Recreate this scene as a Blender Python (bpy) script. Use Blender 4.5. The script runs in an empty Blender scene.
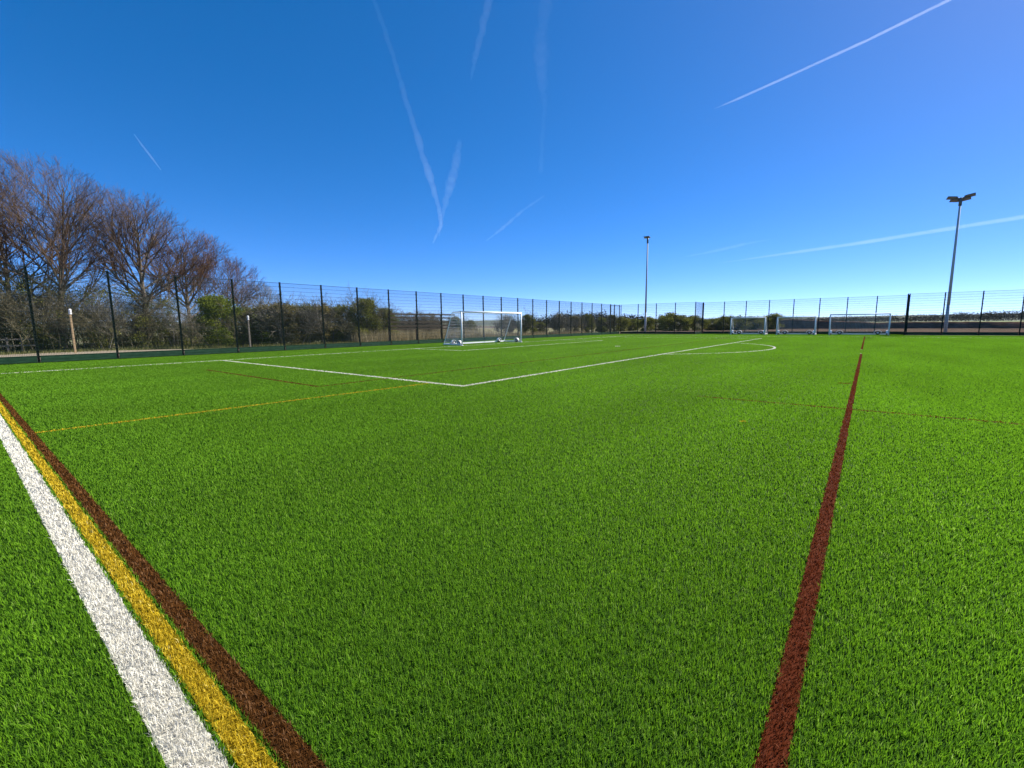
import bpy, math, random
import numpy as np
from mathutils import Vector, Matrix

S = 1.42                       # eye height in metres: all plan coordinates below are multiples of it
HF = 2.896 * S                 # fence height
FOC, PITCH, ROLL, YAW = 445.6, 0.13182, -0.01023, 0.67129
PI = math.pi
scene = bpy.context.scene
col = scene.collection
rng = np.random.default_rng(7)
random.seed(7)

# ------------------------------------------------------------------ camera
def cam_axes():
    c, s = math.cos, math.sin
    fw = Vector((c(YAW)*c(PITCH), s(YAW)*c(PITCH), -s(PITCH)))
    rt = Vector((s(YAW), -c(YAW), 0))
    up = rt.cross(fw)
    return rt*c(ROLL)+up*s(ROLL), fw, -rt*s(ROLL)+up*c(ROLL)
RT, FW, UP = cam_axes()
cd = bpy.data.cameras.new('camera')
cam = bpy.data.objects.new('camera', cd)
col.objects.link(cam)
M = Matrix((RT, UP, -FW)).transposed().to_4x4()
M.translation = Vector((0, 0, S))
cam.matrix_world = M
cd.sensor_width = 36
cd.lens = FOC/1024*36
cd.clip_start = 0.05
cd.clip_end = 150000
scene.camera = cam

def view_dir(px, py):
    return FW + RT*((px-512)/FOC) - UP*((py-384)/FOC)
def column_on(px, d2, z=0.0):
    """world point on the plane y = d2*S in the vertical plane seen at column px (survey from the photo)"""
    d = view_dir(px, 330)
    t = d2*S/d.y
    return Vector((d.x*t, d2*S, z))

# ------------------------------------------------------------------ helpers
def tag(o, label=None, cat=None, group=None, kind=None):
    if label: o['label'] = label
    if cat: o['category'] = cat
    if group: o['group'] = group
    if kind: o['kind'] = kind
    return o
def empty(name, loc, rz=0.0):
    o = bpy.data.objects.new(name, None)
    o.location = loc
    o.rotation_euler = (0, 0, rz)
    o.empty_display_size = 0.3
    col.objects.link(o)
    return o
def link_mesh(name, me, mat, parent=None):
    if mat is not None and not me.materials: me.materials.append(mat)
    o = bpy.data.objects.new(name, me)
    if parent: o.parent = parent
    col.objects.link(o)
    return o
def copy_tree(o, parent=None):
    c = o.copy(); col.objects.link(c); c.parent = parent
    for ch in list(o.children): copy_tree(ch, c)
    return c
class MB:
    def __init__(self): self.v = []; self.f = []; self.smooth = False
    def box(self, c, sz, rot=None):
        n = len(self.v)
        for sx in (-.5, .5):
            for sy in (-.5, .5):
                for sz_ in (-.5, .5):
                    p = Vector((sx*sz[0], sy*sz[1], sz_*sz[2]))
                    if rot is not None: p = rot @ p
                    self.v.append((c[0]+p.x, c[1]+p.y, c[2]+p.z))
        for q in ((0,1,3,2),(4,6,7,5),(0,4,5,1),(2,3,7,6),(0,2,6,4),(1,5,7,3)):
            self.f.append(tuple(n+i for i in q))
    def bar(self, a, b, r0, r1=None, n=8, caps=True, phase=0.0):
        a = Vector(a); b = Vector(b); r1 = r0 if r1 is None else r1
        d = (b-a)
        if d.length < 1e-9: return
        d.normalize()
        u = d.cross(Vector((0, 0, 1)))
        if u.length < 1e-3: u = d.cross(Vector((1, 0, 0)))
        u.normalize(); w = d.cross(u)
        k = len(self.v)
        for p, r in ((a, r0), (b, r1)):
            for i in range(n):
                t = 2*PI*i/n+phase
                q = p+u*(r*math.cos(t))+w*(r*math.sin(t))
                self.v.append((q.x, q.y, q.z))
        for i in range(n):
            j = (i+1) % n
            self.f.append((k+i, k+j, k+n+j, k+n+i))
        if caps:
            self.f.append(tuple(k+i for i in reversed(range(n))))
            self.f.append(tuple(k+n+i for i in range(n)))
    def tube(self, pts, rad, n=4):
        """connected tube through pts"""
        k = len(self.v); m = len(pts)
        P = [Vector(p) for p in pts]
        for i in range(m):
            d = P[min(i+1, m-1)]-P[max(i-1, 0)]
            d.normalize()
            u = d.cross(Vector((0.31, 0.12, 0.94)))
            if u.length < 1e-3: u = d.cross(Vector((1, 0, 0)))
            u.normalize(); w = d.cross(u)
            for a in range(n):
                t = 2*PI*a/n
                q = P[i]+u*(rad[i]*math.cos(t))+w*(rad[i]*math.sin(t))
                self.v.append((q.x, q.y, q.z))
        for i in range(m-1):
            for a in range(n):
                b = (a+1) % n
                self.f.append((k+i*n+a, k+i*n+b, k+(i+1)*n+b, k+(i+1)*n+a))
    def build(self, name, mat, parent=None, smooth=False):
        me = bpy.data.meshes.new(name)
        me.from_pydata(self.v, [], self.f)
        if smooth: me.polygons.foreach_set('use_smooth', [True]*len(me.polygons))
        me.update()
        return link_mesh(name, me, mat, parent)
def np_mesh(name, V, quads=None, tris=None, attrs=None):
    """fast mesh from numpy arrays"""
    me = bpy.data.meshes.new(name)
    loops = []; starts = []; tot = 0
    parts = []
    if quads is not None and len(quads):
        parts.append(quads.ravel()); starts.append(np.arange(len(quads))*4+tot); tot += quads.size
    if tris is not None and len(tris):
        parts.append(tris.ravel()); starts.append(np.arange(len(tris))*3+tot); tot += tris.size
    L = np.concatenate(parts).astype(np.int32); st = np.concatenate(starts).astype(np.int32)
    me.vertices.add(len(V)); me.vertices.foreach_set('co', np.ascontiguousarray(V, np.float32).ravel())
    me.loops.add(len(L)); me.loops.foreach_set('vertex_index', L)
    me.polygons.add(len(st)); me.polygons.foreach_set('loop_start', st)
    me.update(calc_edges=True)
    for k, a in (attrs or {}).items():
        at = me.attributes.new(k, 'FLOAT', 'POINT'); at.data.foreach_set('value', np.ascontiguousarray(a, np.float32))
    return me

# ------------------------------------------------------------------ materials
def new_mat(name):
    m = bpy.data.materials.new(name); m.use_nodes = True
    return m, m.node_tree.nodes, m.node_tree.links, m.node_tree.nodes['Principled BSDF']
def ramp(nt, stops):
    r = nt.new('ShaderNodeValToRGB')
    e = r.color_ramp.elements
    while len(e) < len(stops): e.new(0.5)
    for i, (p, c) in enumerate(stops):
        e[i].position = p; e[i].color = (*c, 1)
    return r
def noise_mat(name, stops, scale=4.0, rough=0.8, detail=6, bump=0.0, bscale=40.0, metallic=0.0, spec=0.3, stretch=None):
    m, nt, ln, b = new_mat(name)
    tc = nt.new('ShaderNodeTexCoord')
    n = nt.new('ShaderNodeTexNoise'); n.inputs['Scale'].default_value = scale; n.inputs['Detail'].default_value = detail
    src = tc.outputs['Object']
    if stretch:
        mp = nt.new('ShaderNodeMapping'); mp.inputs['Scale'].default_value = stretch
        ln.new(src, mp.inputs['Vector']); src = mp.outputs['Vector']
    ln.new(src, n.inputs['Vector'])
    r = ramp(nt, stops); ln.new(n.outputs['Fac'], r.inputs['Fac']); ln.new(r.outputs['Color'], b.inputs['Base Color'])
    b.inputs['Roughness'].default_value = rough; b.inputs['Metallic'].default_value = metallic
    b.inputs['Specular IOR Level'].default_value = spec
    if bump:
        n2 = nt.new('ShaderNodeTexNoise'); n2.inputs['Scale'].default_value = bscale; n2.inputs['Detail'].default_value = 5
        ln.new(src, n2.inputs['Vector'])
        bp = nt.new('ShaderNodeBump'); bp.inputs['Strength'].default_value = bump; bp.inputs['Distance'].default_value = 0.1
        ln.new(n2.outputs['Fac'], bp.inputs['Height']); ln.new(bp.outputs['Normal'], b.inputs['Normal'])
    return m
def leaf_mat(name, stops, transl=0.35, rough=0.5, spec=0.3, attr='rnd', patch=None, upn=0.0, sheen=0.0):
    """thin leaf / fibre: diffuse + translucent, colour from a per-leaf random value"""
    m, nt, ln, b = new_mat(name)
    at = nt.new('ShaderNodeAttribute'); at.attribute_name = attr
    r = ramp(nt, stops); ln.new(at.outputs['Fac'], r.inputs['Fac'])
    colr = r.outputs['Color']
    if patch:
        sc, lo, hi, stretch = patch
        tc = nt.new('ShaderNodeTexCoord'); mp = nt.new('ShaderNodeMapping'); mp.inputs['Scale'].default_value = stretch
        ln.new(tc.outputs['Object'], mp.inputs['Vector'])
        n = nt.new('ShaderNodeTexNoise'); n.inputs['Scale'].default_value = sc; n.inputs['Detail'].default_value = 5
        ln.new(mp.outputs['Vector'], n.inputs['Vector'])
        mr = nt.new('ShaderNodeMapRange'); mr.inputs['From Min'].default_value = .3; mr.inputs['From Max'].default_value = .7
        mr.inputs['To Min'].default_value = lo; mr.inputs['To Max'].default_value = hi
        ln.new(n.outputs['Fac'], mr.inputs['Value'])
        hs = nt.new('ShaderNodeHueSaturation'); ln.new(colr, hs.inputs['Color']); ln.new(mr.outputs['Result'], hs.inputs['Value'])
        colr = hs.outputs['Color']
    ln.new(colr, b.inputs['Base Color'])
    b.inputs['Roughness'].default_value = rough; b.inputs['Specular IOR Level'].default_value = spec
    b.inputs['Sheen Weight'].default_value = sheen; b.inputs['Sheen Roughness'].default_value = .45; b.inputs['Sheen Tint'].default_value = (.75, 1, .5, 1)
    tr = nt.new('ShaderNodeBsdfTranslucent'); ln.new(colr, tr.inputs['Color'])
    if upn:                                                  # fibres are folded, so their shading leans to the pile's own normal
        ge = nt.new('ShaderNodeNewGeometry')
        mv = nt.new('ShaderNodeMix'); mv.data_type = 'VECTOR'; mv.inputs['Factor'].default_value = upn
        ln.new(ge.outputs['Normal'], mv.inputs[4]); mv.inputs[5].default_value = (0, 0, 1)
        nm = nt.new('ShaderNodeVectorMath'); nm.operation = 'NORMALIZE'
        ln.new(mv.outputs[1], nm.inputs[0]); ln.new(nm.outputs[0], b.inputs['Normal'])
    mx = nt.new('ShaderNodeMixShader'); mx.inputs['Fac'].default_value = transl
    ln.new(b.outputs['BSDF'], mx.inputs[1]); ln.new(tr.outputs['BSDF'], mx.inputs[2])
    ln.new(mx.outputs['Shader'], nt['Material Output'].inputs['Surface'])
    return m
T1 = (1, 1, 1)
PATCH = (0.40, 0.84, 1.13, (.35, 1.3, 1))
MAT = {}
MAT['turf_blade'] = leaf_mat('turf_blade', [(0, (.040, .112, .008)), (.45, (.118, .278, .012)), (.85, (.192, .395, .015)), (1, (.32, .47, .11))], .48, .6, .07, patch=PATCH, upn=.66, sheen=.22)  # palest tone puts glossy highlights on the fibres into the colour
MAT['turf_base'] = noise_mat('turf_base', [(.3, (.024, .060, .010)), (.7, (.036, .082, .013))], 30, .95, bump=.5, bscale=300, spec=0)
MAT['white_blade'] = leaf_mat('white_blade', [(0, (.50, .475, .39)), (.5, (.78, .75, .645)), (1, (.86, .84, .76))], .38, .7, .1, upn=.5)
MAT['white_base'] = noise_mat('white_base', [(.3, (.55, .52, .46)), (.7, (.7, .67, .6))], 60, .9)
MAT['yellow_blade'] = leaf_mat('yellow_blade', [(0, (.20, .13, .010)), (.5, (.54, .385, .018)), (.85, (.68, .53, .06)), (1, (.80, .70, .30))], .35, .7, .03, upn=.5)
MAT['yellow_base'] = noise_mat('yellow_base', [(.3, (.28, .17, .01)), (.7, (.4, .25, .02))], 60, .9)
MAT['brown_blade'] = leaf_mat('brown_blade', [(0, (.036, .014, .005)), (.6, (.142, .058, .014)), (1, (.27, .15, .075))], .35, .7, .03, upn=.5)
MAT['brown_base'] = noise_mat('brown_base', [(.3, (.035, .010, .007)), (.7, (.06, .018, .012))], 60, .9)
MAT['red_blade'] = leaf_mat('red_blade', [(0, (.048, .008, .004)), (.6, (.172, .040, .012)), (1, (.28, .11, .06))], .35, .7, .03, upn=.5)
MAT['red_base'] = noise_mat('red_base', [(.3, (.045, .008, .007)), (.7, (.08, .014, .012))], 60, .9)
MAT['ground'] = noise_mat('ground', [(.30, (.060, .085, .025)), (.5, (.12, .125, .045)), (.62, (.16, .13, .070)), (.8, (.085, .10, .03))], .08, .95, 8, .6, 3)
MAT['earth'] = noise_mat('earth', [(.25, (.085, .09, .04)), (.40, (.22, .175, .12)), (.55, (.28, .23, .17)), (.75, (.17, .145, .085))], .9, .95, 8, .6, 12)
MAT['far_earth'] = noise_mat('far_earth', [(.3, (.075, .050, .038)), (.55, (.12, .088, .068)), (.8, (.085, .072, .045))], .5, .95, 8, .6, 6, spec=0)
MAT['mound'] = noise_mat('mound', [(.3, (.105, .055, .034)), (.6, (.165, .098, .066)), (.8, (.22, .145, .105))], .9, .95, 8, 1.0, 3, spec=0)
MAT['field_green'] = noise_mat('field_green', [(.3, (.085, .125, .028)), (.6, (.14, .18, .042)), (.8, (.17, .17, .06))], .02, .95, 6)
MAT['field_tan'] = noise_mat('field_tan', [(.3, (.20, .19, .08)), (.6, (.28, .25, .12)), (.8, (.19, .20, .08))], .05, .95, 6)
MAT['field_brown'] = noise_mat('field_brown', [(.3, (.10, .075, .05)), (.7, (.15, .115, .08))], .02, .95, 6)
MAT['hills'] = noise_mat('hills', [(.3, (.030, .045, .028)), (.55, (.07, .09, .04)), (.75, (.11, .10, .07))], .004, .95, 8)
MAT['fence_paint'] = noise_mat('fence_paint', [(.3, (.007, .014, .010)), (.7, (.011, .020, .014))], 6, .6, spec=.12)
MAT['fence_wire'] = noise_mat('fence_wire', [(.3, (.010, .022, .016)), (.7, (.016, .030, .022))], 6, .6, spec=.2)
MAT['kick'] = noise_mat('kick', [(.3, (.012, .038, .019)), (.55, (.020, .056, .030)), (.8, (.038, .082, .048))], 3, .6, bump=.2, bscale=20, stretch=(1, 1, 4), spec=.1)
MAT['galv'] = noise_mat('galv', [(.3, (.40, .405, .41)), (.7, (.52, .525, .53))], 9, .7, metallic=.0, stretch=(1, 1, .2))
MAT['lamp_body'] = noise_mat('lamp_body', [(.3, (.10, .105, .115)), (.7, (.16, .165, .175))], 9, .5, metallic=.1)
MAT['lamp_glass'] = noise_mat('lamp_glass', [(.3, (.16, .15, .17)), (.7, (.24, .23, .25))], 9, .12, spec=.6)
MAT['goal_white'] = noise_mat('goal_white', [(.3, (.80, .79, .77)), (.7, (.88, .87, .85))], 5, .5, spec=.2)
MAT['goal_net'] = noise_mat('goal_net', [(.3, (.50, .50, .50)), (.7, (.66, .66, .66))], 8, .7)
MAT['rubber'] = noise_mat('rubber', [(.3, (.018, .018, .02)), (.7, (.04, .04, .045))], 12, .7)
MAT['concrete'] = noise_mat('concrete', [(.3, (.28, .27, .26)), (.7, (.42, .41, .39))], 7, .9, bump=.2)
MAT['wood_new'] = noise_mat('wood_new', [(.3, (.30, .20, .10)), (.6, (.42, .30, .17)), (.8, (.26, .17, .09))], 5, .7, stretch=(6, 6, .6), bump=.1)
MAT['wood_grey'] = noise_mat('wood_grey', [(.3, (.12, .105, .085)), (.7, (.22, .19, .16))], 5, .85, stretch=(1, 6, 6))
MAT['bar_dark'] = noise_mat('bar_dark', [(.3, (.030, .020, .014)), (.7, (.06, .042, .03))], 5, .85, stretch=(1, 6, 6))
MAT['box_white'] = noise_mat('box_white', [(.3, (.66, .66, .66)), (.7, (.8, .8, .8))], 8, .4)
MAT['bark'] = noise_mat('bark', [(.3, (.075, .058, .044)), (.55, (.155, .130, .100)), (.75, (.24, .21, .17))], 3, .9, bump=.6, bscale=14, stretch=(3, 3, .7))
MAT['twig'] = noise_mat('twig', [(.3, (.065, .043, .028)), (.55, (.130, .086, .056)), (.8, (.20, .145, .105))], .6, .8, spec=.1)
MAT['twig_red'] = noise_mat('twig_red', [(.3, (.065, .034, .019)), (.55, (.135, .072, .040)), (.8, (.20, .120, .075))], .6, .8, spec=.1)
MAT['twig_grey'] = noise_mat('twig_grey', [(.3, (.10, .09, .07)), (.55, (.19, .17, .135)), (.8, (.29, .265, .22))], .6, .8)
MAT['twig_olive'] = noise_mat('twig_olive', [(.3, (.065, .056, .030)), (.55, (.125, .108, .060)), (.8, (.19, .165, .10))], .6, .8)
MAT['leaf_dark'] = leaf_mat('leaf_dark', [(0, (.048, .058, .013)), (.5, (.125, .138, .032)), (1, (.24, .23, .06))], .36, .8, .03)
MAT['leaf_olive'] = leaf_mat('leaf_olive', [(0, (.060, .072, .015)), (.5, (.165, .180, .036)), (1, (.30, .29, .075))], .38, .8, .03)
MAT['leaf_green'] = leaf_mat('leaf_green', [(0, (.045, .070, .012)), (.5, (.135, .175, .020)), (1, (.27, .31, .035))], .40, .6, .1)
MAT['leaf_brown'] = leaf_mat('leaf_brown', [(0, (.075, .060, .024)), (.5, (.205, .175, .070)), (1, (.32, .28, .12))], .34, .8, .03)
MAT['leaf_far'] = leaf_mat('leaf_far', [(0, (.016, .015, .010)), (.5, (.030, .027, .019)), (1, (.050, .046, .032))], .1, .9, .0)
MAT['dry_grass'] = leaf_mat('dry_grass', [(0, (.19, .15, .075)), (.5, (.31, .26, .15)), (1, (.44, .39, .26))], .35, .7, .15)
MAT['weed'] = leaf_mat('weed', [(0, (.055, .065, .020)), (.5, (.11, .125, .035)), (.8, (.17, .17, .06)), (1, (.26, .22, .11))], .35, .7, .15)

# ------------------------------------------------------------------ world, sun
SUN_EL, SUN_AZ = math.radians(39), math.radians(-24)       # azimuth measured from +X towards +Y
w = bpy.data.worlds.new('World'); scene.world = w; w.use_nodes = True
wn, wl = w.node_tree.nodes, w.node_tree.links
sky = wn.new('ShaderNodeTexSky'); sky.sky_type = 'NISHITA'; sky.sun_disc = False
sky.sun_elevation = SUN_EL; sky.sun_rotation = PI/2-SUN_AZ
sky.altitude = 3530; sky.air_density = 0.434; sky.dust_density = 0.695; sky.ozone_density = 3.35
hsv = wn.new('ShaderNodeHueSaturation'); hsv.inputs['Saturation'].default_value = 1.298; hsv.inputs['Hue'].default_value = .5145
gam = wn.new('ShaderNodeGamma'); gam.inputs['Gamma'].default_value = .708
wl.new(sky.outputs['Color'], hsv.inputs['Color']); wl.new(hsv.outputs['Color'], gam.inputs['Color'])
bg = wn['Background']; wl.new(gam.outputs['Color'], bg.inputs['Color']); bg.inputs['Strength'].default_value = 0.15
sd = bpy.data.lights.new('sun', 'SUN'); sd.energy = 3.6; sd.angle = math.radians(.53); sd.color = (1, .94, .84)
so = bpy.data.objects.new('sun', sd); col.objects.link(so)
sdir = Vector((math.cos(SUN_EL)*math.cos(SUN_AZ), math.cos(SUN_EL)*math.sin(SUN_AZ), math.sin(SUN_EL)))
so.rotation_euler = sdir.to_track_quat('Z', 'Y').to_euler()
so.location = (30, -20, 40)
vs = scene.view_settings; vs.view_transform = 'Standard'; vs.look = 'None'; vs.exposure = 1.5; vs.gamma = 1; vs.use_curve_mapping = False
scene.cycles.max_bounces = 8; scene.cycles.diffuse_bounces = 3; scene.cycles.glossy_bounces = 2
scene.cycles.transmission_bounces = 4; scene.cycles.transparent_max_bounces = 32; scene.cycles.volume_bounces = 1

# ------------------------------------------------------------------ pitch: sheets and tufted fibres
X0, X1, Y0, Y1 = -7*S, 42.44*S, -34*S, 19.82*S
XR = 44.30*S; RY0, RY1 = -2.1*S, 12.3*S                    # recess for the spare goals
def sheet(name, rects, z, mat, kind='structure', sub=1):
    mb = MB()
    for (a, b, c, d) in rects:
        k = len(mb.v)
        mb.v += [(a, c, z), (b, c, z), (b, d, z), (a, d, z)]; mb.f.append((k, k+1, k+2, k+3))
    o = mb.build(name, mat); tag(o, kind=kind); return o
sheet('artificial_turf', [(X0, X1, Y0, Y1), (X1, XR, RY0, RY1)], -.026, MAT['turf_base'])

LW = .085
# each marking: list of rects (x0,x1,y0,y1 in eye heights) or arcs (cx, cy, r, halfwidth, ymax)
marks = [
 ('white_touchline', 'white', [(.2098, .301, -30, 15.82), (36.8, 36.89, -30, 15.82)], []),
 ('yellow_touchline', 'yellow', [(.3145, .3695, -30, 15.7)], []),
 ('brown_touchline', 'brown', [(.380, .440, -30, 15.7)], []),
 ('white_goal_line', 'white', [(.30, 36.8, 15.735, 15.82)], []),
 ('white_penalty_area_line', 'white', [(5.235, 5.32, 5.21, 15.735), (5.32, 32.1, 5.21, 5.295), (32.1, 32.19, 5.21, 15.735)], []),
 ('white_goal_area_line', 'white', [(12.83, 12.915, 12.71, 15.735), (12.915, 25.0, 12.71, 12.795), (25.0, 25.09, 12.71, 15.735)], []),
 ('white_penalty_arc', 'white', [], [(19.6, 9.21, 6.42, .043, 5.205)]),
 ('white_penalty_spot', 'white', [], [(18.92, 8.87, .04, .085, 99)]),
 ('red_cross_line', 'red', [(.45, 17.7, .071, .130), (20.5, 37.86, .085, .147)], []),
 ('red_cross_line_tick', 'red', [(9.03, 9.12, .15, .32)], []),
 ('yellow_centre_mark', 'yellow', [(4.97, 5.02, .91, .97)], []),
 ('white_centre_mark', 'white', [(17.72, 17.86, .09, .135), (20.34, 20.48, .105, .145)], []),
 ('thin_red_line', 'red', [(6.38, 6.416, -12, 1.8)], []),
 ('brown_area_line', 'brown', [(3.80, 3.865, 7.28, 12.5), (3.80, 33.0, 7.215, 7.28)], []),
]
def yellow_thin(x, y):
    return (np.abs(y-(6.36-(x-.43)*.075)) < .024) & (x > .437) & (x < 5.2)
def mark_test(m, x, y):
    t = np.zeros(len(x), bool)
    for (a, b, c, d) in m[2]: t |= (x >= a) & (x <= b) & (y >= c) & (y <= d)
    for (cx, cy, r, hw, ymax) in m[3]:
        t |= (np.abs(np.hypot(x-cx, y-cy)-r) < hw) & (y < ymax)
    return t
# --- fibre roots, denser near the viewpoint
def roots():
    P = []
    az0, az1 = math.radians(-38), math.radians(112)
    edges = list(np.geomspace(.55, 75, 110))
    for a, b in zip(edges[:-1], edges[1:]):
        d = (a*b)**.5
        wd = min(.017, max(.0024, .0012*d)); h = .028
        n = 3.6*S/(max(d, 1.3)*wd*h)*min(2.2, max(.52, (d/3.5)**.6))
        N = int(n*.5*(az1-az0)*(b*b-a*a))
        r = np.sqrt(rng.uniform(a*a, b*b, N)); t = rng.uniform(az0, az1, N)
        P.append(np.stack([r*np.cos(t), r*np.sin(t), np.minimum(.017, np.maximum(.0024, .0012*r))], 1))
    return np.concatenate(P)
R0 = roots()
inside = (R0[:, 0] > X0) & (R0[:, 1] < Y1) & (((R0[:, 0] < X1) & (R0[:, 1] > Y0)) | ((R0[:, 0] < XR) & (R0[:, 1] > RY0) & (R0[:, 1] < RY1)))
R0 = R0[inside]
PILE = -.026                                                 # fibre tips come level with z = 0
def blades(P):
    N = len(P)
    ht = rng.normal(.029, .005, N).clip(.014, .042)
    yaw = rng.uniform(0, 2*PI, N)
    lean_az = rng.uniform(0, 2*PI, N); dist = np.hypot(P[:, 0], P[:, 1]); calm = np.clip(5/np.maximum(dist, 1), .22, 1)
    lean = np.abs(rng.normal(.0, .32, N))*calm
    # the pile lies a little towards -x -y from brushing
    lx = np.cos(lean_az)*np.sin(lean)-.10; ly = np.sin(lean_az)*np.sin(lean)-.05
    wv = np.stack([np.cos(yaw), np.sin(yaw)], 1)*(P[:, 2]*.5)[:, None]
    V = np.zeros((N, 5, 3), np.float32)
    b = P[:, :2]
    V[:, 0, :2] = b-wv; V[:, 1, :2] = b+wv
    m = b+np.stack([lx, ly], 1)*(ht*.45)[:, None]
    V[:, 2, :2] = m+wv*.9; V[:, 3, :2] = m-wv*.9
    V[:, 2, 2] = V[:, 3, 2] = ht*.58
    V[:, 4, :2] = b+np.stack([lx, ly], 1)*(ht*1.25)[:, None]; V[:, 4, 2] = ht*(1-.25*lean)
    k = np.arange(N)[:, None]*5
    quads = (k+np.array([[0, 1, 2, 3]])); tris = (k+np.array([[3, 2, 4]]))
    # tufts share a tone, single fibres vary around it
    cell = (np.floor(P[:, 0]/.02).astype(np.int64)*73856093 ^ np.floor(P[:, 1]/.02).astype(np.int64)*19349663) % 9973/9973.
    rnd = np.clip(.5+(.65*rng.random(N)+.35*cell-.5)*calm, 0, 1)
    V[:, :, 2] += PILE
    return V.reshape(-1, 3), quads, tris, np.repeat(rnd, 5)
xs, ys = R0[:, 0]/S, R0[:, 1]/S
jx = xs+rng.normal(0, .0022, len(xs)); jy = ys+rng.normal(0, .0022, len(ys))
taken = np.zeros(len(xs), bool)
sets = []
for m in marks:
    t = mark_test(m, jx, jy) & ~taken; taken |= t; sets.append((m, t))
ty = yellow_thin(jx, jy) & ~taken; taken |= ty
sets.append((('yellow_area_line', 'yellow', [], []), ty))
def fibre_object(name, P, mat, extra=None):
    V, q, t, r = blades(P)
    if extra is not None:                                    # base strip of the marking, 4 mm over the sheet
        EV, EQ = extra
        q = np.concatenate([q, EQ+len(V)]); V = np.concatenate([V, EV]); r = np.concatenate([r, np.full(len(EV), .3)])
    me = np_mesh(name, V, q, t, {'rnd': r})
    return link_mesh(name, me, mat)
zoff = .004
for i, (m, t) in enumerate(sets):
    ev, eq = [], []
    def quad(pts):
        k = len(ev); ev.extend(pts); eq.append((k, k+1, k+2, k+3))
    z = PILE+.004+.0008*i
    for (a, b, c, d) in m[2]: quad([(a*S, c*S, z), (b*S, c*S, z), (b*S, d*S, z), (a*S, d*S, z)])
    for (cx, cy, r, hw, ymax) in m[3]:
        nseg = 96
        for s in range(nseg):
            t0, t1 = 2*PI*s/nseg, 2*PI*(s+1)/nseg
            if cy+r*math.sin((t0+t1)/2) > ymax: continue
            ri = max(r-hw, .001)
            quad([((cx+rr*math.cos(tt))*S, (cy+rr*math.sin(tt))*S, z) for rr, tt in ((ri, t0), (r+hw, t0), (r+hw, t1), (ri, t1))])
    if m[0] == 'yellow_area_line':
        y0, y1 = 6.36, 6.36-(5.2-.437)*.075
        quad([(.437*S, (y0-.02)*S, z), (5.2*S, (y1-.02)*S, z), (5.2*S, (y1+.02)*S, z), (.437*S, (y0+.02)*S, z)])
    P = R0[t]
    o = fibre_object(m[0], P, MAT[m[1]+'_blade'], (np.array(ev, np.float32).reshape(-1, 3), np.array(eq, np.int64).reshape(-1, 4)))
    tag(o, kind='structure')
o = fibre_object('turf_fibres', R0[~taken], MAT['turf_blade'])
tag(o, 'short bright green artificial grass fibres covering the pitch', 'artificial grass', kind='stuff')

# ------------------------------------------------------------------ land around
def land():
    mb = MB()
    rings = [0, 30, 60, 90, 120, 200, 400, 800, 1600, 3200, 5000]
    n = 72
    mb.v.append((30, 10, -.06))
    for r in rings[1:]:
        for i in range(n):
            a = 2*PI*i/n
            mb.v.append((30+r*math.cos(a), 10+r*math.sin(a), -.06-(.0006*r if r > 200 else 0)))
    for i in range(n): mb.f.append((0, 1+i, 1+(i+1) % n))
    for k in range(len(rings)-2):
        for i in range(n):
            j = (i+1) % n
            mb.f.append((1+k*n+i, 1+k*n+n+i, 1+k*n+n+j, 1+k*n+j))
    return tag(mb.build('ground', MAT['ground'], smooth=True), kind='structure')
land()
from mathutils import noise as mnoise
def rough_sheet(name, x0, x1, y0, y1, nx, ny, hfun, mat, edge=.6):
    mb = MB()
    for i in range(nx+1):
        for j in range(ny+1):
            x = x0+(x1-x0)*i/nx; y = y0+(y1-y0)*j/ny
            if j in (0, ny): y += edge*mnoise.noise((x*.3, y, 3))
            mb.v.append((x, y, hfun(x, y, j/ny)))
    for i in range(nx):
        for j in range(ny):
            a = i*(ny+1)+j; mb.f.append((a, a+ny+1, a+ny+2, a+1))
    return tag(mb.build(name, mat, smooth=True), kind='structure')
def path_edge(x):
    u = max(0, min(1, (x/S-4)/7)); return (27.4-5.7*u*u*(3-2*u))*S
mb = MB()
nx, ny = 120, 10
for i in range(nx+1):
    x = -12*S+56*S*i/nx
    for j in range(ny+1):
        t = j/ny; y = 20.0*S+(path_edge(x)-20.0*S)*t+(.5*mnoise.noise((x*.6, 0, 3)) if j == ny else 0)
        mb.v.append((x, y, .02+.05*(mnoise.noise((x*.4, y*.4, 0))+.6)*math.sin(PI*t)))
for i in range(nx):
    for j in range(ny):
        a = i*(ny+1)+j; mb.f.append((a, a+ny+1, a+ny+2, a+1))
tag(mb.build('earth_path', MAT['earth'], smooth=True), kind='structure')
# earth strip and spoil mound beyond the far fence
def strip_h(x, y, t): return .02+.06*(mnoise.noise((x*.5, y*.5, 9))+.8)
mb = MB()
def far_sheet(name, xa, xb, ya, yb, nx, ny, hf, mat):
    mb = MB()
    for i in range(nx+1):
        for j in range(ny+1):
            u = i/nx; x = xa+(xb-xa)*u; y = ya+(yb-ya)*j/ny
            mb.v.append((x, y, hf(x, y, u, j/ny)))
    for i in range(nx):
        for j in range(ny):
            a = i*(ny+1)+j; mb.f.append((a, a+ny+1, a+ny+2, a+1))
    return tag(mb.build(name, mat, smooth=True), kind='structure')
far_sheet('earth_strip', 44.5*S, 76*S, -110*S, 22*S, 40, 160, lambda x, y, u, v: .03+.06*(mnoise.noise((x*.5, y*.5, 9))+.6), MAT['far_earth'])
def mound_h(x, y, u, v):
    ridge = min(1, u*3.2)**.9*min(1, (1-u)*1.6)**.8
    top = 1.22+.75*max(0, min(1, (y/S+1)/9))                  # taller towards the goals on the left
    e = min(1, max(0, (1-v)*12))
    return -.05+ridge*top*e*(1+.10*mnoise.noise((x*.25, y*.18, 4)))+.06*mnoise.noise((x*1.5, y*1.2, 1))
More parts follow.
